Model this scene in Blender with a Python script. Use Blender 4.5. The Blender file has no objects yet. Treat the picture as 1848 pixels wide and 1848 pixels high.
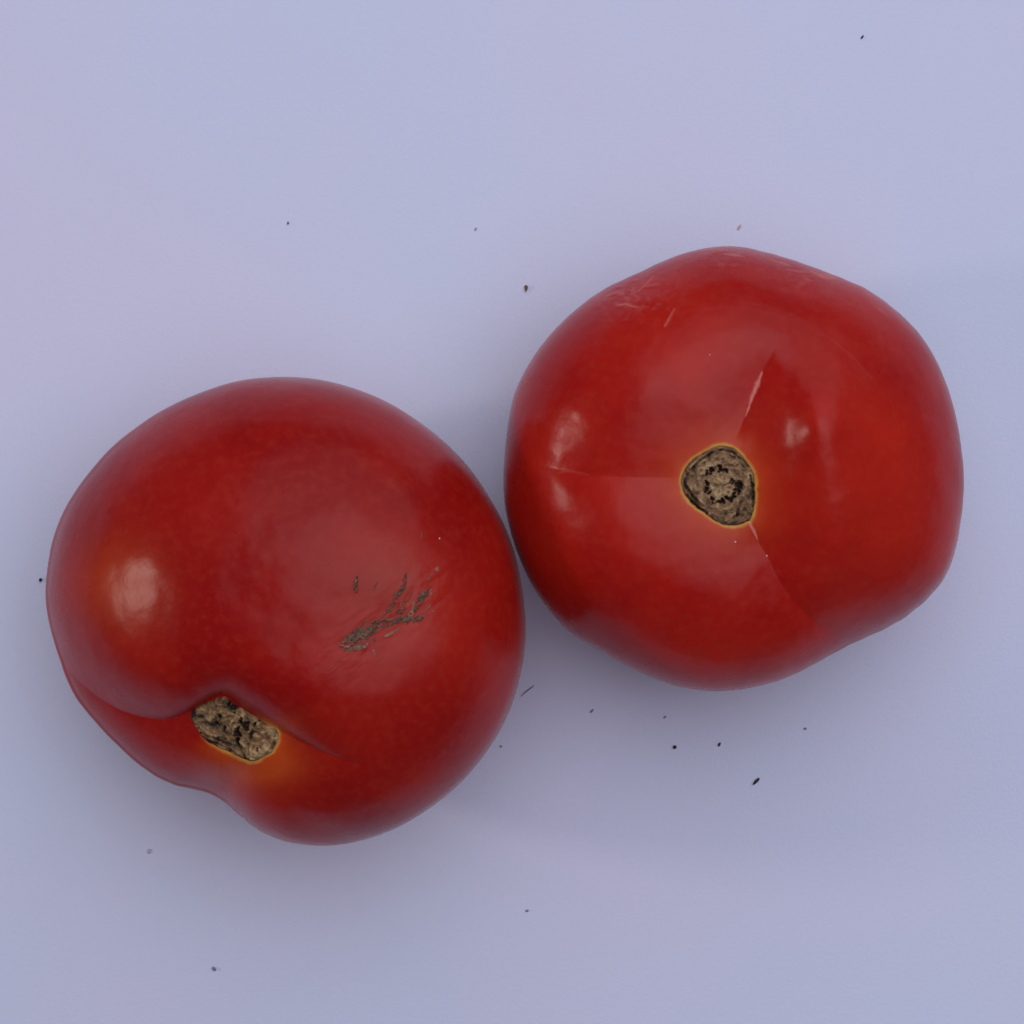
import bpy, math, random
import numpy as np
from mathutils import Vector
from mathutils.bvhtree import BVHTree

sc = bpy.context.scene
col = sc.collection
rng = np.random.default_rng(7)
random.seed(7)

# ------------------------------------------------------------------ camera
CAM_H = 0.42                                   # camera height above the sheet (m)
FOV = math.radians(25.15)
T = math.tan(FOV / 2)
cam = bpy.data.cameras.new("camera")
cam.angle = FOV
cam.clip_start = 0.01
cam.clip_end = 50
cam_o = bpy.data.objects.new("camera", cam)
cam_o.location = (0, 0, CAM_H)
col.objects.link(cam_o)
sc.camera = cam_o

# ------------------------------------------------------------------ light
w = bpy.data.worlds.new("World")
sc.world = w
w.use_nodes = True
bg = w.node_tree.nodes["Background"]
bg.inputs[0].default_value = (0.74, 0.82, 1.0, 1)
bg.inputs[1].default_value = 0.085

def area_lamp(name, loc, target, sx, sy, power, color, shape='RECTANGLE'):
    l = bpy.data.lights.new(name, 'AREA')
    l.shape = shape
    l.size, l.size_y, l.energy, l.color = sx, sy, power, color
    o = bpy.data.objects.new(name, l)
    o.location = loc
    o.rotation_euler = (Vector(target) - Vector(loc)).to_track_quat('-Z', 'Y').to_euler()
    col.objects.link(o)
    return o

area_lamp("overhead_light", (0.14, 0.10, 0.72), (0.06, 0.06, 0.0), 0.95, 0.80, 2.10, (0.88, 0.93, 1.0), 'ELLIPSE')
area_lamp("sky_light", (0.30, 0.62, 0.90), (0.0, 0.05, 0.0), 1.9, 1.7, 7.0, (0.87, 0.92, 1.0), 'ELLIPSE')
area_lamp("window_light", (-0.72, 0.03, 0.35), (0.0, 0.0, 0.03), 0.095, 0.095, 0.95, (1.0, 0.82, 0.74))

sc.view_settings.view_transform = 'Standard'
sc.view_settings.look = 'None'
sc.view_settings.exposure = 0.0
sc.view_settings.gamma = 1.0
sc.view_settings.use_curve_mapping = False
sc.render.engine = 'CYCLES'
sc.cycles.use_denoising = True
sc.cycles.max_bounces = 8

# ------------------------------------------------------------------ helpers
def to_world(u, v, z):
    k = T * (CAM_H - z) / 924.0
    return (np.asarray(u) - 924.0) * k, -(np.asarray(v) - 924.0) * k

def to_px(P):
    k = 924.0 / (T * (CAM_H - P[:, 2]))
    return 924.0 + P[:, 0] * k, 924.0 - P[:, 1] * k

PX = T * (CAM_H - 0.03) / 924.0                # metres per photograph pixel at mid-fruit height

def sstep(a, b, x):
    t = np.clip((x - a) / (b - a), 0, 1)
    return t * t * (3 - 2 * t)

def vnoise(P, seed=0):
    """3-D value noise, -1..1"""
    i = np.floor(P).astype(np.int64)
    f = P - i
    f = f * f * (3 - 2 * f)
    def h(a, b, c):
        n = (a * 374761393 + b * 668265263 + c * 2147483647 + seed * 1274126177) & 0xFFFFFFFF
        n = ((n ^ (n >> 13)) * 1274126177) & 0xFFFFFFFF
        n = ((n ^ (n >> 16)) * 2246822519) & 0xFFFFFFFF
        return (n ^ (n >> 15)) / 2147483648.0 - 1.0
    x, y, z = i[:, 0], i[:, 1], i[:, 2]
    fx, fy, fz = f[:, 0], f[:, 1], f[:, 2]
    r = 0
    for dx in (0, 1):
        for dy in (0, 1):
            for dz in (0, 1):
                wgt = (fx if dx else 1 - fx) * (fy if dy else 1 - fy) * (fz if dz else 1 - fz)
                r = r + wgt * h(x + dx, y + dy, z + dz)
    return r

def fbm(P, seed=0, oct=3):
    s, a, t = 0, 1.0, 0
    for k in range(oct):
        s = s + a * vnoise(P * (2.03 ** k) + 17.3 * k, seed + k)
        t += a
        a *= 0.5
    return s / t

def uv3(u, v, s):
    return np.stack([u / s, v / s, np.zeros_like(u)], 1)

def poly_dist(u, v, pts, vals=None):
    """distance to an open polyline, side (+ = left of travel on screen) and interpolated per-vertex values"""
    best = np.full(u.shape, 1e9)
    side = np.zeros(u.shape)
    val = np.zeros(u.shape)
    for i in range(len(pts) - 1):
        ax, ay = pts[i]
        bx, by = pts[i + 1]
        dx, dy = bx - ax, by - ay
        L2 = dx * dx + dy * dy
        t = np.clip(((u - ax) * dx + (v - ay) * dy) / L2, 0, 1)
        d = np.hypot(u - ax - t * dx, v - ay - t * dy)
        m = d < best
        best[m] = d[m]
        cr = dx * (v - ay) - dy * (u - ax)
        side[m] = -(cr / (d * math.sqrt(L2) + 1e-9))[m]
        if vals is not None:
            val[m] = (vals[i] + (vals[i + 1] - vals[i]) * t)[m]
    if vals is not None and len(pts) > 8:          # even out the value along the line so no fans form at its bends
        near = np.nonzero(best < 330)[0]
        uu, vv, sg = u[near], v[near], 2 * (0.45 * best[near] + 7.0) ** 2
        num, den = np.zeros(len(near)), np.full(len(near), 1e-12)
        b2 = best[near] ** 2
        for i in range(len(pts)):
            k_ = np.exp(-((uu - pts[i][0]) ** 2 + (vv - pts[i][1]) ** 2 - b2) / sg)
            num += k_ * vals[i]
            den += k_
        val[near] = num / den
    return best, side, val

def smooth_poly(pts, n=6):
    """Catmull-Rom through open control points (any number of columns)"""
    p = np.array(pts, float)
    p = np.vstack([2 * p[0] - p[1], p, 2 * p[-1] - p[-2]])
    out = []
    for i in range(1, len(p) - 2):
        for t in np.linspace(0, 1, n, endpoint=False):
            a, b, c, d = p[i - 1], p[i], p[i + 1], p[i + 2]
            out.append(0.5 * (2 * b + (c - a) * t + (2 * a - 5 * b + 4 * c - d) * t * t + (3 * b - a - 3 * c + d) * t ** 3))
    out.append(p[-2])
    return np.array(out)

def inside(u, v, poly):
    c = np.zeros(u.shape, bool)
    n = len(poly)
    for i in range(n):
        x1, y1 = poly[i]
        x2, y2 = poly[(i + 1) % n]
        if y1 == y2:
            continue
        hit = ((y1 > v) != (y2 > v)) & (u < (x2 - x1) * (v - y1) / (y2 - y1) + x1)
        c ^= hit
    return c

def new_mesh(name, V, F, mat, parent=None, smooth=True, attrs=None):
    """F: (n,4) or (n,3) int array"""
    me = bpy.data.meshes.new(name)
    F = np.asarray(F, np.int32)
    k = F.shape[1]
    me.vertices.add(len(V))
    me.vertices.foreach_set("co", np.asarray(V, np.float32).ravel())
    me.loops.add(F.size)
    me.loops.foreach_set("vertex_index", F.ravel())
    me.polygons.add(len(F))
    me.polygons.foreach_set("loop_start", np.arange(0, F.size, k, dtype=np.int32))
    me.polygons.foreach_set("loop_total", np.full(len(F), k, np.int32))
    me.update(calc_edges=True)
    me.polygons.foreach_set("use_smooth", np.full(len(F), smooth, bool))
    for an, av in (attrs or {}).items():
        a = me.attributes.new(an, 'FLOAT', 'POINT')
        a.data.foreach_set("value", np.asarray(av, np.float32))
    me.materials.append(mat)
    o = bpy.data.objects.new(name, me)
    col.objects.link(o)
    if parent is not None:
        o.parent = parent
    return o

# ------------------------------------------------------------------ materials
class NT:
    def __init__(s, name):
        s.m = bpy.data.materials.new(name)
        s.m.use_nodes = True
        s.t = s.m.node_tree
        s.b = s.t.nodes["Principled BSDF"]
    def n(s, kind, **kw):
        o = s.t.nodes.new(kind)
        for k, val in kw.items():
            if k in o.inputs:
                o.inputs[k].default_value = val
            else:
                setattr(o, k, val)
        return o
    def l(s, a, b):
        s.t.links.new(a, b)
    def attr(s, name):
        return s.n('ShaderNodeAttribute', attribute_name=name).outputs['Fac']
    def noise(s, scale, detail=3, rough=0.5, vec=None):
        o = s.n('ShaderNodeTexNoise')
        o.inputs['Scale'].default_value = scale
        o.inputs['Detail'].default_value = detail
        o.inputs['Roughness'].default_value = rough
        if vec is None:
            vec = s.n('ShaderNodeTexCoord').outputs['Object']
        s.l(vec, o.inputs['Vector'])
        return o.outputs['Fac']
    def ramp(s, fac, stops):
        o = s.n('ShaderNodeValToRGB')
        e = o.color_ramp.elements
        while len(e) < len(stops):
            e.new(0.5)
        for k, (p, c) in enumerate(stops):
            e[k].position = p
            e[k].color = (*c, 1) if len(c) == 3 else c
        s.l(fac, o.inputs[0])
        return o.outputs[0]
    def mix(s, fac, a, b, mode='MIX'):
        o = s.n('ShaderNodeMix', data_type='RGBA', blend_type=mode)
        for sock, val in ((o.inputs[0], fac), (o.inputs[6], a), (o.inputs[7], b)):
            if isinstance(val, (int, float)):
                sock.default_value = val
            elif isinstance(val, tuple):
                sock.default_value = (*val, 1)
            else:
                s.l(val, sock)
        return o.outputs[2]
    def math(s, op, a, b=0.0, clamp=False):
        o = s.n('ShaderNodeMath', operation=op, use_clamp=clamp)
        for sock, val in ((o.inputs[0], a), (o.inputs[1], b)):
            if isinstance(val, (int, float)):
                sock.default_value = val
            else:
                s.l(val, sock)
        return o.outputs[0]
    def bump(s, h, strength, dist):
        o = s.n('ShaderNodeBump')
        o.inputs['Strength'].default_value = strength
        o.inputs['Distance'].default_value = dist
        s.l(h, o.inputs['Height'])
        s.l(o.outputs[0], s.b.inputs['Normal'])

def skin_material(name, deep, bright):
    k = NT(name)
    n1 = k.noise(45, 3, 0.55)
    n2 = k.noise(700, 2, 0.5)
    n0 = k.noise(24, 2, 0.5)
    f = k.ramp(k.math('ADD', k.math('MULTIPLY', n1, 0.55), k.math('MULTIPLY', n0, 0.45)), [(0.38, (0, 0, 0)), (0.62, (1, 1, 1))])
    c = k.mix(f, deep, bright)
    c = k.mix(k.math('MULTIPLY', k.ramp(n2, [(0.45, (0, 0, 0)), (0.8, (1, 1, 1))]), 0.22), c, (0.50, 0.05, 0.02))
    c = k.mix(k.math('MULTIPLY', k.attr("scuff"), k.math('MULTIPLY', k.noise(260, 3, 0.6), 0.55), True), c, (0.30, 0.075, 0.045))
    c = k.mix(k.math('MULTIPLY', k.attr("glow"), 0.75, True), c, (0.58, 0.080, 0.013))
    c = k.mix(k.attr("ring"), c, (0.60, 0.29, 0.055))
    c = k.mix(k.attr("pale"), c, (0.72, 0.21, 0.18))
    k.l(c, k.b.inputs['Base Color'])
    r = k.math('ADD', k.math('MULTIPLY', k.noise(70, 4, 0.6), 0.20), 0.185)
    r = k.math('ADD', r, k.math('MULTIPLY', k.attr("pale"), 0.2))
    k.l(r, k.b.inputs['Roughness'])
    k.b.inputs['Specular IOR Level'].default_value = 0.20
    k.b.inputs['Sheen Weight'].default_value = 0.10
    k.b.inputs['Sheen Roughness'].default_value = 0.22
    k.b.inputs['Sheen Tint'].default_value = (0.95, 0.92, 1.0, 1)
    k.b.inputs['Subsurface Weight'].default_value = 0.12
    k.b.inputs['Subsurface Radius'].default_value = (1.0, 0.18, 0.08)
    k.b.inputs['Subsurface Scale'].default_value = 0.003
    h = k.math('ADD', k.noise(160, 3, 0.6), k.math('MULTIPLY', k.noise(1800, 2, 0.5), 0.06))
    k.bump(h, 0.40, 0.0003)
    return k.m

def cork_material(name, dark, mid, light, rough=0.8, edge=None):
    k = NT(name)
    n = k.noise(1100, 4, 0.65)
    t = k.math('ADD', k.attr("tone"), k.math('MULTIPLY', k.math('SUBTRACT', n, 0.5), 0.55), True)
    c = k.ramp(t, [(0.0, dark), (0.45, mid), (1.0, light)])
    if edge:
        c = k.mix(k.attr("edge"), c, edge)
    k.l(c, k.b.inputs['Base Color'])
    k.b.inputs['Roughness'].default_value = rough
    k.b.inputs['Specular IOR Level'].default_value = 0.35
    k.bump(k.noise(2600, 3, 0.6), 0.5, 0.0002)
    return k.m

def plain_material(name, c1, c2, rough=0.7, scale=2500):
    k = NT(name)
    c = k.mix(k.ramp(k.noise(scale, 3, 0.6), [(0.35, (0, 0, 0)), (0.65, (1, 1, 1))]), c1, c2)
    k.l(c, k.b.inputs['Base Color'])
    k.b.inputs['Roughness'].default_value = rough
    k.bump(k.noise(scale * 1.7, 2), 0.5, 0.0001)
    return k.m

# ------------------------------------------------------------------ the sheet they lie on
k = NT("pale_lilac_card")
gen = k.n('ShaderNodeTexCoord').outputs['Object']
hue = k.noise(9, 3, 0.55, gen)
c = k.mix(k.ramp(hue, [(0.36, (0, 0, 0)), (0.66, (1, 1, 1))]), (0.690, 0.742, 0.975), (0.752, 0.715, 0.950))
blot = k.noise(60, 4, 0.6, gen)
c = k.mix(k.math('MULTIPLY', blot, 0.16), c, (0.66, 0.67, 0.84))
fib = k.noise(900, 3, 0.6, gen)
c = k.mix(k.math('MULTIPLY', fib, 0.16), c, (0.60, 0.60, 0.75))
k.l(c, k.b.inputs['Base Color'])
k.b.inputs['Roughness'].default_value = 0.72
k.b.inputs['Specular IOR Level'].default_value = 0.25
k.bump(k.math('ADD', k.noise(1400, 4, 0.6, gen), k.math('MULTIPLY', k.noise(25, 2, 0.5, gen), 3.0)), 0.26, 0.0003)
M_card = k.m
n = 60
g = np.linspace(-0.45, 0.45, n + 1)
X, Y = np.meshgrid(g, g)
V = np.stack([X.ravel(), Y.ravel(), np.zeros(X.size)], 1)
I = np.arange((n + 1) * n).reshape(n, n + 1)[:, :n].ravel()
card = new_mesh("tabletop", V, np.stack([I, I + 1, I + n + 2, I + n + 1], 1), M_card)
card["kind"] = "structure"

# ------------------------------------------------------------------ tomatoes
M_skin_a = skin_material("tomato_skin_dark", (0.31, 0.0046, 0.0042), (0.43, 0.0125, 0.0065))
M_skin_b = skin_material("tomato_skin_bright", (0.39, 0.0068, 0.0052), (0.52, 0.0170, 0.0080))
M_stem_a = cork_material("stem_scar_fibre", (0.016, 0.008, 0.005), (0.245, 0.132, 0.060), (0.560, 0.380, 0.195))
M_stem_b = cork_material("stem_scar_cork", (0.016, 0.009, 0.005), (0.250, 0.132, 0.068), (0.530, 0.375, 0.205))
M_scar = cork_material("skin_scar_cork", (0.040, 0.022, 0.013), (0.130, 0.078, 0.045), (0.460, 0.270, 0.190), 0.55, (0.36, 0.016, 0.010))
M_spot = plain_material("pale_spot", (0.75, 0.42, 0.38), (0.8, 0.52, 0.48), 0.4)

class Fruit:
    """closed fruit body: traced outline seen from above, superelliptic side profile, creases and hollows
    pressed into its upper side"""
    def __init__(s, cu, cv, outline, Ht, Hb, p, stem_px, press, zc_extra=0.0):
        s.Ht, s.Hb, s.p, s.press, s.stem_px = Ht, Hb, p, press, stem_px
        s.zc = Hb
        s.cx, s.cy = [float(q) for q in to_world(cu, cv, s.zc)]
        s.cu, s.cv = cu, cv
        o = np.array(outline, float)
        ang = np.arctan2(-(o[:, 1] - cv), o[:, 0] - cu)
        rad = np.hypot(o[:, 0] - cu, o[:, 1] - cv)
        i = np.argsort(ang)
        ang, rad = ang[i], rad[i]
        s.grid = np.linspace(-math.pi, math.pi, 1440, endpoint=False)
        Rpx = np.interp(s.grid, ang, rad, period=2 * math.pi)
        s.Rpx = s.blur(Rpx, 2.2)
        s.R = s.Rpx * T * (CAM_H - s.zc) / 924.0
        # pole of the mesh = stem
        for _ in range(2):
            s.Rs = s.blur(s.R, 17)
            s.axis = s.find_axis()
            for it in range(2):
                P, _, _ = s.surface(240, 170)
                u, v = to_px(P)
                a = np.arctan2(-(v - cv), u - cu)
                r = np.hypot(u - cu, v - cv)
                b = ((a + math.pi) / (2 * math.pi) * 180).astype(int) % 180
                mx = np.zeros(180)
                np.maximum.at(mx, b, r)
                ac = (np.arange(180) + 0.5) / 180 * 2 * math.pi - math.pi
                tgt = np.interp(ac, s.grid, s.Rpx, period=2 * math.pi)
                q = np.interp(s.grid, ac, tgt / mx, period=2 * math.pi)
                s.R = s.R * s.blur(q, 1.5)
                s.Rs = s.blur(s.R, 17)
    def blur(s, a, deg):
        n = len(a)
        fr = np.fft.rfftfreq(n, 1.0 / n)
        sig = math.radians(deg)
        return np.fft.irfft(np.fft.rfft(a) * np.exp(-0.5 * (fr * sig) ** 2), n)
    def base(s, D):
        sa = np.hypot(D[:, 0], D[:, 1])
        ph = np.arctan2(D[:, 1], D[:, 0])
        R = np.interp(ph, s.grid, s.R, period=2 * math.pi)
        Rs = np.interp(ph, s.grid, s.Rs, period=2 * math.pi)
        m = sstep(0.62, 0.97, sa)
        R = Rs + (R - Rs) * m
        H = np.where(D[:, 2] > 0, s.Ht, s.Hb)
        r = ((sa / R) ** s.p + (np.abs(D[:, 2]) / H) ** s.p) ** (-1 / s.p)
        return D * r[:, None] + np.array([s.cx, s.cy, s.zc])
    def find_axis(s):
        su, sv = s.stem_px
        ph = math.atan2(-(sv - s.cv), su - s.cu)
        best = None
        for a in np.linspace(0, 1.5, 600):
            D = np.array([[math.sin(a) * math.cos(ph), math.sin(a) * math.sin(ph), math.cos(a)]])
            P = s.base(D)
            u, v = to_px(P)
            e = abs(math.hypot(u[0] - su, v[0] - sv))
            if best is None or e < best[0]:
                best = (e, D[0])
        return best[1]
    def surface(s, na, nr):
        ax = s.axis
        e1 = np.cross(ax, [0.0, 1.0, 0.05])
        e1 /= np.linalg.norm(e1)
        e2 = np.cross(ax, e1)
        th = math.pi * np.linspace(0, 1, nr + 1)[1:-1] ** 1.25
        ph = np.linspace(0, 2 * math.pi, na, endpoint=False)
        TH, PH = np.meshgrid(th, ph, indexing='ij')
        st, ct = np.sin(TH).ravel(), np.cos(TH).ravel()
        cp, sp = np.cos(PH).ravel(), np.sin(PH).ravel()
        D = st[:, None] * (cp[:, None] * e1 + sp[:, None] * e2) + ct[:, None] * ax
        D = np.vstack([D, ax[None], -ax[None]])
        P = s.base(D)
        u, v = to_px(P)
        zr = (P[:, 2] - s.zc) / s.Ht
        z0 = P[:, 2].copy()
        for it in range(2 if na > 500 else 1):       # pressing a point down also moves it in the picture: settle that
            dz, attrs = s.press(u, v, zr, D)
            P[:, 2] = z0 - dz * PX
            u, v = to_px(P)
        dz, attrs = s.press(u, v, zr, D)
        P[:, 2] = z0 - dz * PX
        P[:, 2] = np.maximum(P[:, 2], 0.0003)
        s.rec = attrs.pop("rec") * PX
        rows = nr - 1
        idx = np.arange(rows * na).reshape(rows, na)
        a = idx[:-1]
        b = idx[1:]
        F = np.stack([a, b, np.roll(b, -1, 1), np.roll(a, -1, 1)], 2).reshape(-1, 4)
        top, bot = rows * na, rows * na + 1
        c0 = np.stack([np.full(na, top), idx[0], np.roll(idx[0], -1), np.full(na, top)], 1)
        c1 = np.stack([np.full(na, bot), np.roll(idx[-1], -1), idx[-1], np.full(na, bot)], 1)
        s.caps = (c0[:, :3], c1[:, :3])
        return P, F, attrs
    def build(s, name, mat, label, na=760, nr=500):
        P, F, attrs = s.surface(na, nr)
        root = bpy.data.objects.new(name, None)
        root.location = (s.cx, s.cy, 0)
        root.empty_display_size = 0.02
        col.objects.link(root)
        root["label"] = label
        root["category"] = "tomato"
        root["group"] = "tomatoes on the lilac surface"
        s.root = root
        Q = P - np.array([s.cx, s.cy, 0])
        tri = np.vstack([F[:, [0, 1, 2]], F[:, [0, 2, 3]], s.caps[0], s.caps[1]])
        s.P, s.F = P, F
        s.bvh = BVHTree.FromPolygons(Q.tolist(), tri.tolist(), all_triangles=True)   # skin as if it ran on over the scar
        Q = Q - np.stack([np.zeros(len(Q)), np.zeros(len(Q)), s.rec], 1)
        s.body = new_mesh("flesh_body", Q, tri, mat, root, True, attrs)
        return root
    def drape(s, u, v):
        """points and normals on the body under photograph pixels, in the root's frame"""
        x, y = to_world(u, v, 0.0)
        O = Vector((-s.cx, -s.cy, CAM_H))
        Ps, Ns = np.zeros((len(u), 3)), np.zeros((len(u), 3))
        for i in range(len(u)):
            d = Vector((x[i], y[i], -CAM_H)).normalized()
            h = s.bvh.ray_cast(O, d)
            if h[0] is not None:
                Ps[i], Ns[i] = h[0], h[1]
            else:
                Ps[i] = np.nan
        return Ps, Ns
    def patch(s, name, mat, u0, u1, v0, v1, step, field):
        """a relief patch on the fruit: field(u,v) -> (keep mask value, height px, tone)"""
        gu = np.arange(u0, u1 + step, step)
        gv = np.arange(v0, v1 + step, step)
        U, W = np.meshgrid(gu, gv)
        nu, nv = len(gu), len(gv)
        u, v = U.ravel(), W.ravel()
        keep, h, tone, *edge = field(u, v)
        idx = np.arange(nu * nv).reshape(nv, nu)
        F = np.stack([idx[:-1, :-1], idx[1:, :-1], idx[1:, 1:], idx[:-1, 1:]], 2).reshape(-1, 4)
        kf = (keep[F] > 0).all(1)
        F = F[kf]
        used = np.unique(F)
        P, N = s.drape(u[used], v[used])
        # blend of surface normal and straight up keeps the relief from shearing on slopes
        N = N * 0.6 + np.array([0, 0, 0.4])
        N /= np.linalg.norm(N, axis=1)[:, None]
        P = P + N * (h[used] * PX)[:, None]
        good = ~np.isnan(P[:, 0])
        mp = np.full(nu * nv, -1)
        mp[used] = np.arange(len(used))
        F = mp[F]
        F = F[good[F].all(1)]
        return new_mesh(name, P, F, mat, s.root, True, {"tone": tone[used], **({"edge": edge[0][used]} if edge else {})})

# ---- outlines, traced round each fruit (photograph pixels)
OUT_A = [(518,680),(583,686),(642,702),(702,727),(757,762),(807,802),(847,844),(881,894),(909,944),(929,998),(941,1053),(948,1103),(949,1158),(941,1213),(926,1267),(901,1322),(867,1372),(822,1422),(772,1461),(717,1494),(657,1516),(598,1527),(548,1526),(498,1516),(458,1496),(428,1471),(404,1447),(379,1429),(339,1424),(299,1412),(259,1387),(214,1347),(170,1302),(140,1267),(120,1227),(107,1188),(95,1153),(85,1113),(81,1078),(84,1038),(90,993),(105,944),(130,894),(160,854),(199,809),(249,769),(299,737),(359,710),(418,690),(468,682)]
OUT_B = [(1323,443),(1396,459),(1455,478),(1508,498),(1562,520),(1610,554),(1654,595),(1684,639),(1708,693),(1725,751),(1735,810),(1740,858),(1738,907),(1732,956),(1722,1004),(1703,1048),(1669,1087),(1625,1121),(1576,1146),(1533,1163),(1489,1187),(1430,1219),(1372,1238),(1309,1248),(1260,1246),(1211,1236),(1153,1211),(1085,1175),(1026,1141),(987,1097),(958,1053),(936,1004),(919,951),(910,907),(908,858),(912,810),(917,761),(929,707),(953,659),(987,610),(1036,561),(1089,522),(1153,493),(1201,469),(1260,450)]
STEM_A = [(342,1291),(356,1275),(373,1267),(404,1257),(424,1270),(455,1288),(476,1302),(500,1317),(503,1331),(493,1356),(477,1366),(462,1374),(445,1373),(420,1362),(387,1346),(367,1334),(353,1312)]
STEM_B = [(1230,859),(1242,837),(1268,817),(1298,804),(1324,809),(1344,828),(1359,852),(1364,889),(1361,919),(1355,939),(1346,943),(1327,950),(1298,945),(1277,931),(1246,908),(1231,884)]

def near(u, v, pts, pad):
    p = np.array(pts, float)
    return (u > p[:, 0].min() - pad) & (u < p[:, 0].max() + pad) & (v > p[:, 1].min() - pad) & (v < p[:, 1].max() + pad)

def closed(p):
    return p + [p[0]]

def round_poly(p, n=5):
    q = np.array(p[-2:] + p + p[:3], float)
    s_ = smooth_poly(q, n)
    return [tuple(t) for t in s_[2 * n:2 * n + len(p) * n]]
STEM_A, STEM_B = round_poly(STEM_A), round_poly(STEM_B)

def ring_attr(u, v, poly, width, jitter_seed):
    d = np.full(u.shape, 1e3)
    m = near(u, v, poly, 150)
    d[m] = poly_dist(u[m], v[m], closed(poly))[0]
    d[m] = np.where(inside(u[m], v[m], poly), -d[m], d[m]) + 1.6 * fbm(uv3(u[m], v[m], 9.0), jitter_seed, 2)
    wv = width * (1 + 0.45 * fbm(uv3(u, v, 24.0), jitter_seed + 5, 2))
    ring = (1 - sstep(wv * 0.15, wv * 1.15, d)) * (0.85 + 0.3 * fbm(uv3(u, v, 13.0), jitter_seed + 9, 2))
    glow = np.exp(-np.maximum(d, 0) / 26.0)
    return ring, glow, d

_slow = {}
def slow(D, key, fn):
    """slow unevenness depends on direction only: work it out once per mesh size"""
    key = (key, len(D))
    if key not in _slow:
        _slow[key] = fn()
    return _slow[key]
REC = 22.0                                     # the fruit is hollowed under its dry scar
# crease that parts the big upper lobe of the dark fruit from its low lobes
CR_A = smooth_poly([(60,1120,0.35),(108,1190,0.5),(140,1227,0.75),(190,1266,0.95),(240,1289,1.0),(300,1298,0.95),(345,1283,0.85),(374,1264,0.78),(405,1254,0.74),(430,1272,0.74),(456,1288,0.72),(502,1316,0.62),(560,1346,0.40),(625,1372,0.15),(690,1388,0.0)], 5)
CR_A2 = smooth_poly([(462,1356,0.0),(430,1392,0.6),(406,1416,1.0),(384,1434,1.0),(370,1455,1.0)], 4)
CR_A3 = smooth_poly([(500,1462,0.0),(545,1487,0.6),(590,1504,0.8),(640,1512,0.3)], 4)

def press_a(u, v, zr, D):
    up = sstep(0.0, 0.30, zr)
    dz = np.zeros(u.shape)
    d, side, amp = poly_dist(u, v, CR_A[:, :2], CR_A[:, 2])
    Vd, wl = 105.0, 112.0
    t = np.clip(1 - d / wl, 0, 1)
    lip = Vd * (1 - np.sqrt(np.clip(1 - (t * 0.985) ** 2.2, 0, 1)))
    lip0 = Vd * (1 - math.sqrt(1 - 0.985 ** 2.2))
    low = (lip0 - 20 * (1 - np.exp(-d / 34.0))) * np.exp(-(d / 175.0) ** 2)
    sp = sstep(-1, 1, side)
    dz += amp * (sp * lip + (1 - sp) * low)
    # valley between the two low lobes
    d, side, amp = poly_dist(u, v, CR_A2[:, :2], CR_A2[:, 2])
    dz += amp * 40 * (np.exp(-(np.sqrt(d * d + 36) - 6) / 42.0))
    d, side, amp = poly_dist(u, v, CR_A3[:, :2], CR_A3[:, 2])
    dz += amp * 9 * np.exp(-(d / 26.0) ** 2)
    # hollow where the stalk sat
    dz += 16 * np.exp(-(((u - 425) / 70) ** 2 + ((v - 1318) / 52) ** 2) ** 1.5)
    # flattened cheek with the corky scar, and slow unevenness
    dz += 10 * np.exp(-((u - 690) / 95) ** 2 - ((v - 1120) / 90) ** 2)
    dd, _, _ = poly_dist(u, v, [(605, 1190), (660, 1146), (720, 1105), (775, 1050)])
    zone = np.exp(-(dd / 42.0) ** 2)
    k_ = (zone > 0.01) & (zr > 0)
    dz[k_] += zone[k_] * 1.7 * fbm(np.stack([(u[k_] * 0.79 - v[k_] * 0.62) / 26.0, (u[k_] * 0.62 + v[k_] * 0.79) / 9.0, 0 * u[k_]], 1), 197, 3)
    scuff = np.exp(-((u - 705) / 75) ** 2 - ((v - 1065) / 75) ** 2) * (zr > 0)
    dz -= 0.09 * (u - 515)                             # the fruit leans: its scarred cheek is uppermost
    dz += slow(D, 'a', lambda: 5.0 * fbm(D * 2.3, 3, 2) + 1.5 * fbm(D * 8.0, 5, 2))
    lim = np.maximum(0.42 * zr * 0.0320 / PX, 1e-3)      # keep the low lobes round down to the rim
    pos = np.maximum(dz, 1e-6)
    dz = np.where(dz > 0, (pos ** -3 + lim ** -3) ** (-1 / 3.0), dz)
    dz *= up
    ring, glow, ds = ring_attr(u, v, STEM_A, 6.0, 21)
    rec = REC * sstep(0.0, 7.0, -ds) * (zr > 0)
    w_ = sstep(-0.35, 0.55, ((u - 425) * 0.35 + (v - 1318) * 0.94) / 55.0)
    ring = ring * w_ * (zr > 0)
    far = np.exp(-((u - 470) / 75) ** 2 - ((v - 1385) / 32) ** 2)
    glow = np.clip(glow * w_ + 1.0 * far, 0, 1) * (zr > 0)
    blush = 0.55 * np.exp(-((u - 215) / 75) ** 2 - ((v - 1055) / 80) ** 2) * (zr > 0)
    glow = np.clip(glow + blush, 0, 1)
    return dz, {"ring": ring, "glow": glow, "pale": np.zeros_like(u), "scuff": scuff, "rec": rec}

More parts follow.
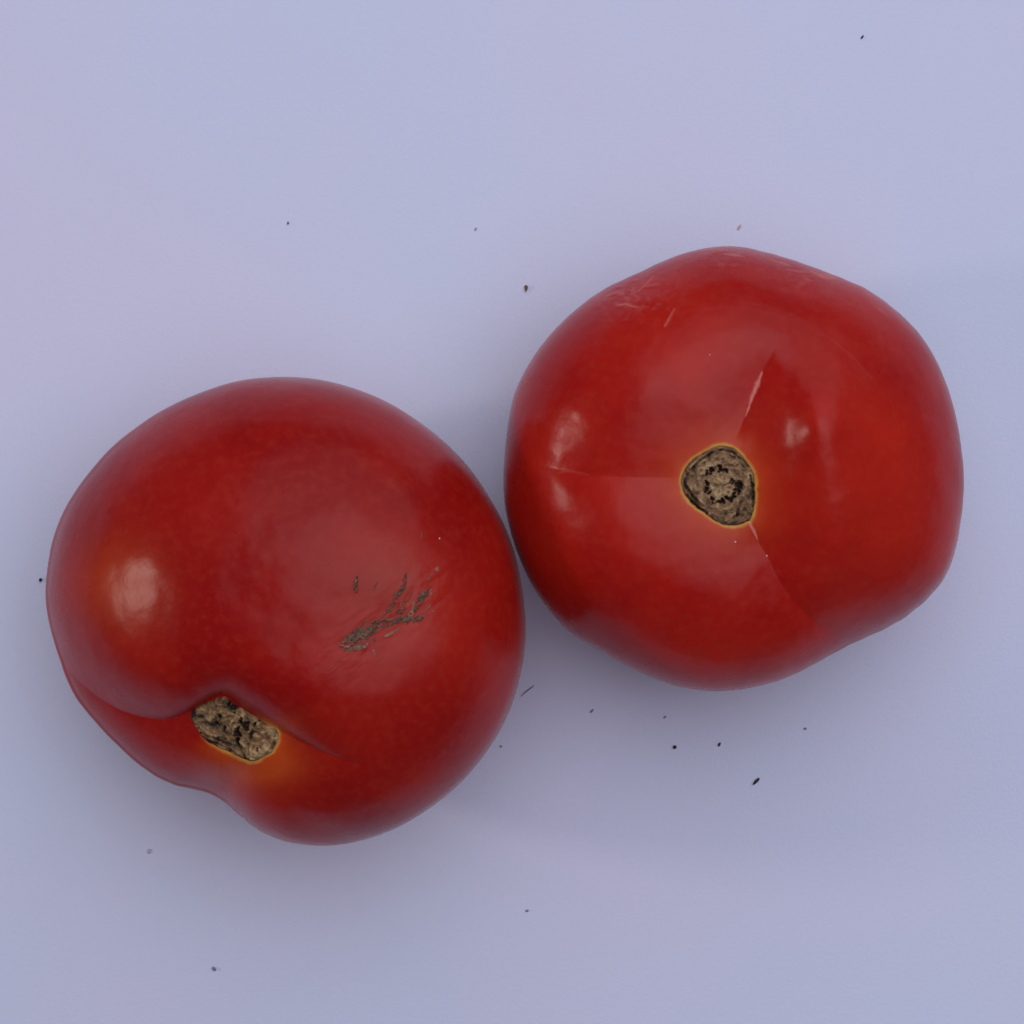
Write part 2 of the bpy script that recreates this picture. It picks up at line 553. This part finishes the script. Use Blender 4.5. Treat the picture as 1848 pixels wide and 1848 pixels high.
C_B1 = smooth_poly([(1303,870,0),(1318,812,0.12),(1338,768,0.7),(1352,722,1.0),(1366,690,0.9),(1381,662,0.55),(1400,625,0.2),(1420,590,0.0)], 5)
C_B2 = smooth_poly([(1300,872,0),(1238,862,0.2),(1190,862,0.65),(1120,861,0.9),(1060,856,0.9),(1005,846,0.55),(965,838,0.15),(925,832,0.0)], 5)
C_B3 = smooth_poly([(1312,885,0),(1345,930,0.2),(1366,974,0.8),(1384,1005,0.9),(1412,1058,1.0),(1446,1100,1.0),(1500,1145,1.0),(1560,1190,1.0)], 5)
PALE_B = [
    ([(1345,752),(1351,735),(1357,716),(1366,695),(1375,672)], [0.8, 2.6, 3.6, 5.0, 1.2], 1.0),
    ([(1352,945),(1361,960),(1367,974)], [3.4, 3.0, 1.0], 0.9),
    ([(1008,853),(1020,849),(1035,851),(1062,857)], [2.0, 4.0, 3.0, 1.0], 0.12),  # faint edge highlight of the left crease, painted into the skin colour
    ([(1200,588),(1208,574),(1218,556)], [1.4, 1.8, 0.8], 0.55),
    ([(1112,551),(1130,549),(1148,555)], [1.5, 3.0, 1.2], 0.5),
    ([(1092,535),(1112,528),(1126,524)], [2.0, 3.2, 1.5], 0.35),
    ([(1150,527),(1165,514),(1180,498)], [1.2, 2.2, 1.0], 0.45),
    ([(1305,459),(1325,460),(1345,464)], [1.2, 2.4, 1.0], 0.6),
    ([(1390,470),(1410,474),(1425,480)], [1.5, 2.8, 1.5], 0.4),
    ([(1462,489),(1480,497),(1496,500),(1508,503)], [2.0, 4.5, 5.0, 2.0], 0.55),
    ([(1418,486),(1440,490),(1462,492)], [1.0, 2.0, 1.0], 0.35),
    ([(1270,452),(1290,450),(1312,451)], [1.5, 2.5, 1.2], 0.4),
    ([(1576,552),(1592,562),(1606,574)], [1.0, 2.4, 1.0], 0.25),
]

def vcrease(d, side, amp, depth, wide, sharp):
    """V crease: wide fall on the + side, sharp rise on the - side"""
    a = np.exp(-(d / wide) ** 1.15)
    b = np.exp(-(d / sharp) ** 1.1)
    q = sstep(-1, 1, side)
    return amp * depth * (q * a + (1 - q) * b)

def press_b(u, v, zr, D):
    up = sstep(0.0, 0.30, zr)
    dz = np.zeros(u.shape)
    # shallow bowl round the stalk scar
    r2 = ((u - 1300) / 150) ** 2 + ((v - 878) / 150) ** 2
    dz += 44 * np.exp(-r2 ** 0.9)
    # creases: travelling outward from the scar, + side = left of travel on screen
    d, side, amp = poly_dist(u, v, C_B1[:, :2], C_B1[:, 2])
    dz += vcrease(d, side, amp, 22, 80, 28)
    d, side, amp = poly_dist(u, v, C_B2[:, :2], C_B2[:, 2])
    dz += vcrease(d, -side, amp, 18, 100, 52)
    d, side, amp = poly_dist(u, v, C_B3[:, :2], C_B3[:, 2])
    dz += vcrease(d, side, amp, 27, 110, 52)
    # shoulders of the lobes
    def hump(cu, cv, su, sv, h):
        return -h * np.exp(-((u - cu) / su) ** 2 - ((v - cv) / sv) ** 2)
    dz += hump(1505, 820, 88, 190, 34) + hump(1478, 768, 46, 72, 17) + hump(1130, 700, 110, 120, 10) + hump(1170, 1010, 140, 110, 12)
    dz += hump(1350, 560, 150, 80, 8)
    dz += slow(D, 'b', lambda: 5.0 * fbm(D * 2.6 + 5.0, 13, 2) + 1.3 * fbm(D * 9.0, 15, 2))
    # dry crinkled skin along the far rim
    wr = np.exp(-((u - 1130) / 75) ** 2 - ((v - 525) / 40) ** 2) + 0.9 * np.exp(-((u - 1330) / 90) ** 2 - ((v - 462) / 22) ** 2) \
        + 1.0 * np.exp(-((u - 1480) / 60) ** 2 - ((v - 498) / 24) ** 2)
    k_ = wr > 0.003
    dz[k_] += wr[k_] * 5.0 * np.abs(fbm(uv3(u[k_] + 0.5 * v[k_], v[k_] * 1.6, 20.0), 31, 3))
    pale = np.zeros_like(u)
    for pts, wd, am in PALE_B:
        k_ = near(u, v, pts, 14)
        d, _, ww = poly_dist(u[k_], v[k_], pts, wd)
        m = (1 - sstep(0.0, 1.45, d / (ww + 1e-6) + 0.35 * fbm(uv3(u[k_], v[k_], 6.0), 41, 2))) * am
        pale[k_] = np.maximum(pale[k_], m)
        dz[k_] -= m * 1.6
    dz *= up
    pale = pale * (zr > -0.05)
    k_ = wr > 0.02
    pale[k_] = np.maximum(pale[k_], np.clip(wr[k_], 0, 1) * sstep(0.1, 0.5, fbm(uv3(u[k_], v[k_], 9.0), 51, 3)) * 0.22 * (zr[k_] > -0.05))
    ring, glow, ds = ring_attr(u, v, STEM_B, 5.5, 23)
    rec = REC * sstep(0.0, 7.0, -ds) * (zr > 0)
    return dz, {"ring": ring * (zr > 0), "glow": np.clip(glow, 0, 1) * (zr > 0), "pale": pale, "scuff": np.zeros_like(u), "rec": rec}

fa = Fruit(515, 1105, OUT_A, 0.0320, 0.0300, 2.15, (428, 1318), press_a)
tom_a = fa.build("tomato", M_skin_a, "darker red tomato tipped on its side, deep fold over its stem scar, corky grey scar")
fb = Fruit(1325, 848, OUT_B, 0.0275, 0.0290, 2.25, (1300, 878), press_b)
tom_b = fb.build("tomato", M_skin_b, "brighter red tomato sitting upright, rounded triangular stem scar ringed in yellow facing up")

# ------------------------------------------------------------------ stem scars (relief of dry fibre)
def rim(u, v, poly, seed):
    d, _, _ = poly_dist(u, v, closed(poly))
    ins = inside(u, v, poly)
    d = np.where(ins, d, -d) + 1.2 * fbm(uv3(u, v, 7.0), seed, 2)
    return d                                         # + inside

def stem_a(u, v):
    d = rim(u, v, STEM_A, 61)
    # long axis runs down to the right
    ca, sa = math.cos(math.radians(30)), math.sin(math.radians(30))
    a = (u - 424) * ca + (v - 1316) * sa
    b = -(u - 424) * sa + (v - 1316) * ca
    warp = 7 * fbm(uv3(u, v, 18.0), 63, 2)
    fib = fbm(np.stack([(a * 0.4 + warp) / 7.0, (b + warp) / 13.0, np.zeros_like(u)], 1), 65, 3)
    cr = np.abs(fbm(np.stack([(a + warp) / 14.0, (b - warp) / 9.0, np.full_like(u, 3.3)], 1), 67, 3))
    hu_, hv_ = u + 4.0 * fbm(uv3(u, v, 8.0), 261, 2), v + 4.0 * fbm(uv3(u, v, 8.0), 263, 2)
    holes = np.zeros_like(u)
    for hu, hv, r in [(422,1279,7),(428,1272,5),(434,1302,5),(444,1310,6),(437,1297,4),(427,1325,6),(430,1337,5),(398,1295,5),(392,1303,4),(462,1304,4),(415,1271,4),(468,1300,3),(407,1314,3),(465,1355,3)]:
        q = np.hypot((hu_ - hu) * 1.15, (hv_ - hv) * 0.8) / (r * 1.15) + 0.7 * fbm(uv3(u, v, 4.5), 69, 2)
        holes = np.maximum(holes, 1 - sstep(0.35, 1.1, q))
    groove = 0
    for pts in ([(430,1312),(427,1340),(440,1362),(447,1374)], [(362,1322),(385,1330),(410,1345)], [(370,1335),(395,1343),(425,1358)], [(455,1318),(447,1345),(452,1366)], [(498,1322),(494,1345),(480,1362)]):
        dd, _, _ = poly_dist(u, v, pts)
        groove = np.maximum(groove, np.exp(-((dd + 1.2 * fib) / 2.2) ** 2))
    h = 1.5 + 6.0 * fib + 5.0 * (cr - 0.2) - 10.0 * holes - 5.0 * groove
    h += 3.0 * np.exp(-((d - 9) / 6.0) ** 2)
    e = sstep(-2.0, 5.0, d)
    h = h * e - 3.0 * (1 - e)
    tone = 0.40 + 0.50 * fib + 0.75 * (cr - 0.16) + 0.16 * np.clip(a / 60.0, -1, 1) - 0.75 * holes - 0.22 * groove  # holes and grooves: dark decay, plus recess shade painted into the tone
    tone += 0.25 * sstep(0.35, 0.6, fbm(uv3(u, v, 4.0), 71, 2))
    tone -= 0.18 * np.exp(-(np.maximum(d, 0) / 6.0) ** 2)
    return d + 2.5, h, np.clip(tone, 0, 1)

def stem_b(u, v):
    d = rim(u, v, STEM_B, 81)
    x, y = u - 1304, v - 876
    r = np.hypot(x, y * 0.95)
    a = np.arctan2(y, x)
    warp = 4 * fbm(uv3(u, v, 16.0), 83, 2)
    fib = fbm(np.stack([np.cos(a) * 3.2, np.sin(a) * 3.2, (r + warp) / 6.5], 1), 85, 3)
    fine = fbm(uv3(u, v, 5.0), 87, 3)
    hu_, hv_ = u + 4.5 * fbm(uv3(u, v, 8.0), 271, 2), v + 4.5 * fbm(uv3(u, v, 8.0), 273, 2)
    holes = np.zeros_like(u)
    for ang, rr, sz in [(-100, 31, 8), (-82, 28, 6), (-130, 36, 6), (-142, 36, 4), (-20, 22, 6), (2, 26, 7), (18, 26, 6), (50, 28, 6), (68, 25, 6), (88, 26, 6), (102, 28, 5), (122, 28, 6), (152, 27, 4), (165, 32, 5), (-172, 28, 5), (38, 24, 4)]:
        hu, hv = 1304 + rr * math.cos(math.radians(ang)), 876 + rr * math.sin(math.radians(ang))
        q = np.hypot(hu_ - hu, hv_ - hv) / (sz * 1.1) + 0.85 * fbm(uv3(u, v, 4.0), 89, 2)
        holes = np.maximum(holes, 1 - sstep(0.35, 1.05, q))
    core = 1 - sstep(20, 30, r + 5 * fine)
    collar = np.exp(-((r - 40 + warp) / 9.0) ** 2)
    arc = np.zeros_like(u)
    lite = np.zeros_like(u)
    for pts in ([(1246,848),(1262,832),(1284,818)], [(1236,874),(1250,896),(1268,914)], [(1240,894),(1256,912),(1276,926)], [(1354,858),(1360,885),(1358,915)], [(1300,812),(1322,816),(1336,828)], [(1337,905),(1330,930)]):
        dd, _, _ = poly_dist(u, v, pts)
        arc = np.maximum(arc, np.exp(-((dd + fine) / 2.3) ** 2))
        lite = np.maximum(lite, np.exp(-((dd - 4.0 + fine) / 1.4) ** 2) * sstep(-0.1, 0.4, fib))
    h = -0.5 + 4.5 * fib + 3.5 * fine + 4.0 * core + 4.5 * collar - 10.0 * holes - 6.0 * arc + 3.0 * lite
    h += 2.5 * np.exp(-((d - 7) / 5.0) ** 2)
    e = sstep(-2.0, 5.0, d)
    h = h * e - 3.0 * (1 - e)
    tone = 0.37 + 0.36 * fib + 0.28 * fine + 0.26 * core + 0.12 * collar - 0.62 * holes - 0.22 * arc + 0.5 * lite  # dark decay in the holes; shade of the recesses is painted in too
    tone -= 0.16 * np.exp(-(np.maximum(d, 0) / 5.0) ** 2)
    return d + 2.5, h, np.clip(tone, 0, 1)

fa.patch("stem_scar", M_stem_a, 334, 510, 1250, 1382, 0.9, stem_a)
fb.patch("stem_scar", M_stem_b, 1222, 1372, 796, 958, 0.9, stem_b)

# ------------------------------------------------------------------ corky scar on the cheek of the dark fruit
STROKES = [
    ([(617,1160),(640,1152),(661,1143),(676,1128),(700,1120),(732,1118),(748,1117),(761,1115)], [4,9,10,8,4.5,5,5,2], 1.0, 0.36),
    ([(616,1166),(631,1169),(661,1168),(665,1160)], [3,4,3.5,2], 0.9, 0.55),
    ([(673,1173),(676,1180)], [2,2], 0.7, 0.8),
    ([(698,1102),(709,1087),(722,1070),(729,1053),(734,1036)], [1.5,3,4.5,3,1], 0.8, 0.30),
    ([(738,1114),(745,1102),(746,1090)], [3,2.5,2], 0.8, 0.75),
    ([(748,1101),(758,1087),(764,1074),(770,1064),(776,1058)], [2,4,5,3,1.2], 0.8, 0.35),
    ([(716,1103),(723,1103),(729,1098)], [2,3,2], 0.8, 0.35),
    ([(721,1094),(725,1086)], [2,2], 0.6, 0.6),
    ([(694,1149),(704,1144),(711,1139)], [2,2.4,1.4], 0.7, 0.85),
    ([(715,1137),(719,1133)], [1.6,1.6], 0.7, 0.85),
    ([(642,1041),(640,1056),(645,1068)], [1.5,3.4,2], 0.8, 0.32),
    ([(683,1050),(675,1064)], [1.6,1.8], 0.5, 0.32),
    ([(593,1207),(602,1202),(614,1193)], [3,3,1.6], 0.4, 0.5),
    ([(763,962),(762,970)], [1.6,1.4], 0.4, 0.5),
    ([(774,1106),(784,1100)], [2,2], 0.5, 0.7),
    ([(778,1064),(777,1072)], [1.4,1.2], 0.6, 0.9),
    ([(788,1027),(789,1030)], [1.8,1.8], 0.6, 0.8),
    ([(690,1112),(704,1100),(712,1092)], [1.2,2.2,1.0], 0.6, 0.45),
    ([(730,1092),(738,1080),(744,1068)], [1.0,1.8,0.8], 0.5, 0.4),
    ([(752,1112),(766,1104),(778,1092)], [1.4,2.0,1.0], 0.5, 0.65),
    ([(650,1130),(664,1122),(676,1112)], [1.0,1.8,0.8], 0.5, 0.4),
    ([(628,1180),(612,1188),(600,1200)], [1.4,2.0,1.2], 0.4, 0.45),
    ([(770,1050),(778,1040),(784,1034)], [0.8,1.6,0.8], 0.5, 0.6),
]
def scar(u, v):
    """dry corky tissue: short feathered strands along a diagonal, broken up and fading into the skin"""
    wu = u + 3.2 * fbm(uv3(u, v, 11.0), 191, 2)
    wv = v + 3.2 * fbm(uv3(u, v, 11.0), 193, 2)
    ca, sa = math.cos(math.radians(-38)), math.sin(math.radians(-38))
    al, ac = wu * ca + wv * sa, -wu * sa + wv * ca
    strand = fbm(np.stack([al / 15.0, ac / 3.4, np.zeros_like(u)], 1), 91, 3)
    n2 = fbm(uv3(u + v, v - u, 3.6), 93, 2)
    mask = np.zeros_like(u)
    tone = np.zeros_like(u)
    for pts, wd, am, tn in STROKES:
        d, _, ww = poly_dist(wu, wv, pts, wd)
        m = np.clip(1.25 - d / (ww * 1.45 + 0.6) - 1.5 * strand - 0.35 * n2, 0, 1) * am
        tone = np.where(m > mask, tn, tone)
        mask = np.maximum(mask, m)
    h = -0.7 + 3.6 * sstep(0.0, 0.8, mask) * (0.7 + 1.0 * strand + 0.5 * n2)
    t = tone - 0.04 + 0.55 * strand + 0.25 * n2 + 0.3 * sstep(0.3, 0.6, n2)
    edge = 1 - sstep(0.10, 0.95, mask)
    return mask - 0.02, h, np.clip(t, 0, 1), edge
fa.patch("skin_scar", M_scar, 584, 800, 954, 1220, 0.9, scar)

def lump(name, parent, mat, u, v, fruit, r):
    P, N = fruit.drape(np.array([float(u)]), np.array([float(v)]))
    ico = ico_lump(r * PX, r * PX, r * PX * 0.6, u * 7 + v)
    return new_mesh(name, ico[0] + P[0], ico[1], mat, parent)

def ico_lump(rx, ry, rz, seed, sub=2, rough=0.18):
    import bmesh
    bm = bmesh.new()
    bmesh.ops.create_icosphere(bm, subdivisions=sub, radius=1.0)
    V = np.array([q.co[:] for q in bm.verts])
    F = np.array([[q.index for q in f.verts] for f in bm.faces])
    bm.free()
    V = V * (1 + rough * fbm(V * 1.7 + seed * 0.37, int(seed) % 97, 2))[:, None]
    return V * np.array([rx, ry, rz]), F

for u, v, r in [(793, 972, 1.6)]:
    lump("pale_spot", tom_a, M_spot, u, v, fa, r)
for u, v, r in [(1327, 978, 1.7), (1384, 1003, 1.5), (1281, 640, 1.2)]:
    lump("pale_spot", tom_b, M_spot, u, v, fb, r)

# ------------------------------------------------------------------ crumbs and specks lying on the sheet
M_black = plain_material("speck_black", (0.006, 0.004, 0.006), (0.014, 0.009, 0.010), 0.55)
M_seed = plain_material("speck_seed_brown", (0.012, 0.003, 0.003), (0.030, 0.010, 0.008), 0.5)
M_brown = plain_material("speck_brown", (0.13, 0.055, 0.035), (0.24, 0.13, 0.09), 0.8)
M_grey = plain_material("speck_grey", (0.20, 0.17, 0.20), (0.30, 0.27, 0.32), 0.8)
M_pale = plain_material("speck_pale", (0.46, 0.44, 0.52), (0.54, 0.51, 0.60), 0.8)
M_tan = plain_material("speck_tan", (0.52, 0.36, 0.33), (0.60, 0.45, 0.42), 0.8)

def speck(name, cat, label, u, v, length, width, ang, mat, taper=0.0, flat=0.7):
    """small solid grain; ang = direction of its long axis in the picture (deg, counter-clockwise), taper thins that end"""
    k_ = T * CAM_H / 924.0
    V, F = ico_lump(1, 1, 1, u + 3 * v, 2, 0.14)
    if taper:
        V[:, 1] *= 1 - taper * (V[:, 0] * 0.5 + 0.5)
        V[:, 2] *= 1 - 0.6 * taper * (V[:, 0] * 0.5 + 0.5)
    V = V * np.array([length / 2, width / 2, width / 2 * flat]) * k_
    c_, s_ = math.cos(math.radians(ang)), math.sin(math.radians(ang))
    V = np.stack([V[:, 0] * c_ - V[:, 1] * s_, V[:, 0] * s_ + V[:, 1] * c_, V[:, 2]], 1)
    V[:, 2] -= V[:, 2].min()
    o = new_mesh(name, V, F, mat)
    x, y = to_world(u, v, 0.0)
    o.location = (float(x), float(y), 0.0001)
    o["label"], o["category"], o["group"] = label, cat, "specks on the lilac surface"
    return o

speck("seed", "seed", "dark brown slanted seed, largest speck below the upright tomato", 1364, 1410, 17, 7.5, 227, M_seed, 0.55)
speck("crumb", "crumb", "round black crumb below the upright tomato, left of the slanted sliver", 1217.5, 1348, 7.4, 6.6, 40, M_black)
speck("crumb", "crumb", "short black sliver between the round black crumb and the seed", 1298, 1343.5, 8.5, 4.4, 60, M_black)
speck("crumb", "crumb", "black crumb almost touching the left edge of the tipped tomato", 73.5, 1046.5, 7.0, 6.0, 60, M_black)
speck("crumb", "crumb", "tiny black teardrop crumb alone above the tipped tomato", 520, 402.5, 6.2, 3.8, 90, M_black, 0.6)
speck("crumb", "crumb", "tiny dark slanted crumb alone near the top right corner", 1556, 67, 8.0, 4.0, 58, M_black, 0.3)
speck("crumb", "crumb", "brown wedge-shaped crumb left of the upright tomato's upper side", 949.5, 521, 13, 9.5, 268, M_brown, 0.85)
speck("crumb", "crumb", "faint mauve sliver in the upper middle, above the brown wedge crumb", 858.5, 413.5, 7, 3.2, 62, M_grey, 0.3, 0.4)
speck("crumb", "crumb", "pale tan fleck just above the top of the upright tomato", 1334, 410, 11, 5.0, 60, M_tan, 0.2, 0.3)
speck("crumb", "crumb", "grey slanted sliver in the shadow right of the tipped tomato", 1068, 1283, 9, 4.0, 50, M_grey, 0.3)
speck("crumb", "crumb", "small faint grey sliver just under the upright tomato's lowest point", 1200, 1294, 7, 3.4, 50, M_grey, 0.3)
speck("crumb", "crumb", "small faint grey dot lower right of the upright tomato", 1453, 1315, 5.5, 4.5, 10, M_grey, 0.0, 0.4)
speck("crumb", "crumb", "small brownish grey dot alone at the bottom centre", 951, 1643.5, 6.5, 4.0, 20, M_grey, 0.0, 0.4)
speck("crumb", "crumb", "grey angular crumb alone near the bottom left corner", 387, 1748, 9, 7.5, 310, M_grey, 0.3)
speck("crumb", "crumb", "very faint pale smudge-like crumb below the tipped tomato's lower left", 269, 1536, 9, 7, 60, M_pale, 0.0, 0.25)
speck("crumb", "crumb", "tiny faint grey dot at the lower right edge of the tipped tomato", 904, 1347, 5, 4, 0, M_grey, 0.0, 0.4)

# thin dark fibre beside the tipped fruit
pts = smooth_poly([(940, 1257), (947, 1250), (956, 1243), (964, 1237)], 6)
k_ = T * CAM_H / 924.0
V, F = [], []
for i, (u, v) in enumerate(pts):
    x, y = to_world(u, v, 0)
    t = pts[min(i + 1, len(pts) - 1)] - pts[max(i - 1, 0)]
    t = t / np.linalg.norm(t)
    nx, ny = t[1], t[0]
    q = i / (len(pts) - 1)
    r = (0.25 + 0.85 * math.sin(math.pi * (0.15 + 0.8 * q)) * (0.4 + 0.6 * q)) * k_
    for j in range(6):
        a = j / 6 * 2 * math.pi
        V.append((float(x) + nx * r * math.cos(a), float(y) + ny * r * math.cos(a), r + r * math.sin(a) + 0.0001))
for i in range(len(pts) - 1):
    for j in range(6):
        F.append((i * 6 + j, i * 6 + (j + 1) % 6, (i + 1) * 6 + (j + 1) % 6, (i + 1) * 6 + j))
V = np.array(V)
c0 = V.mean(0) * np.array([1, 1, 0])
fo = new_mesh("fibre", V - c0, F, M_black)
fo.location = c0
fo["label"], fo["category"] = "thin dark hair-like fibre at the right edge of the tipped tomato", "fibre"
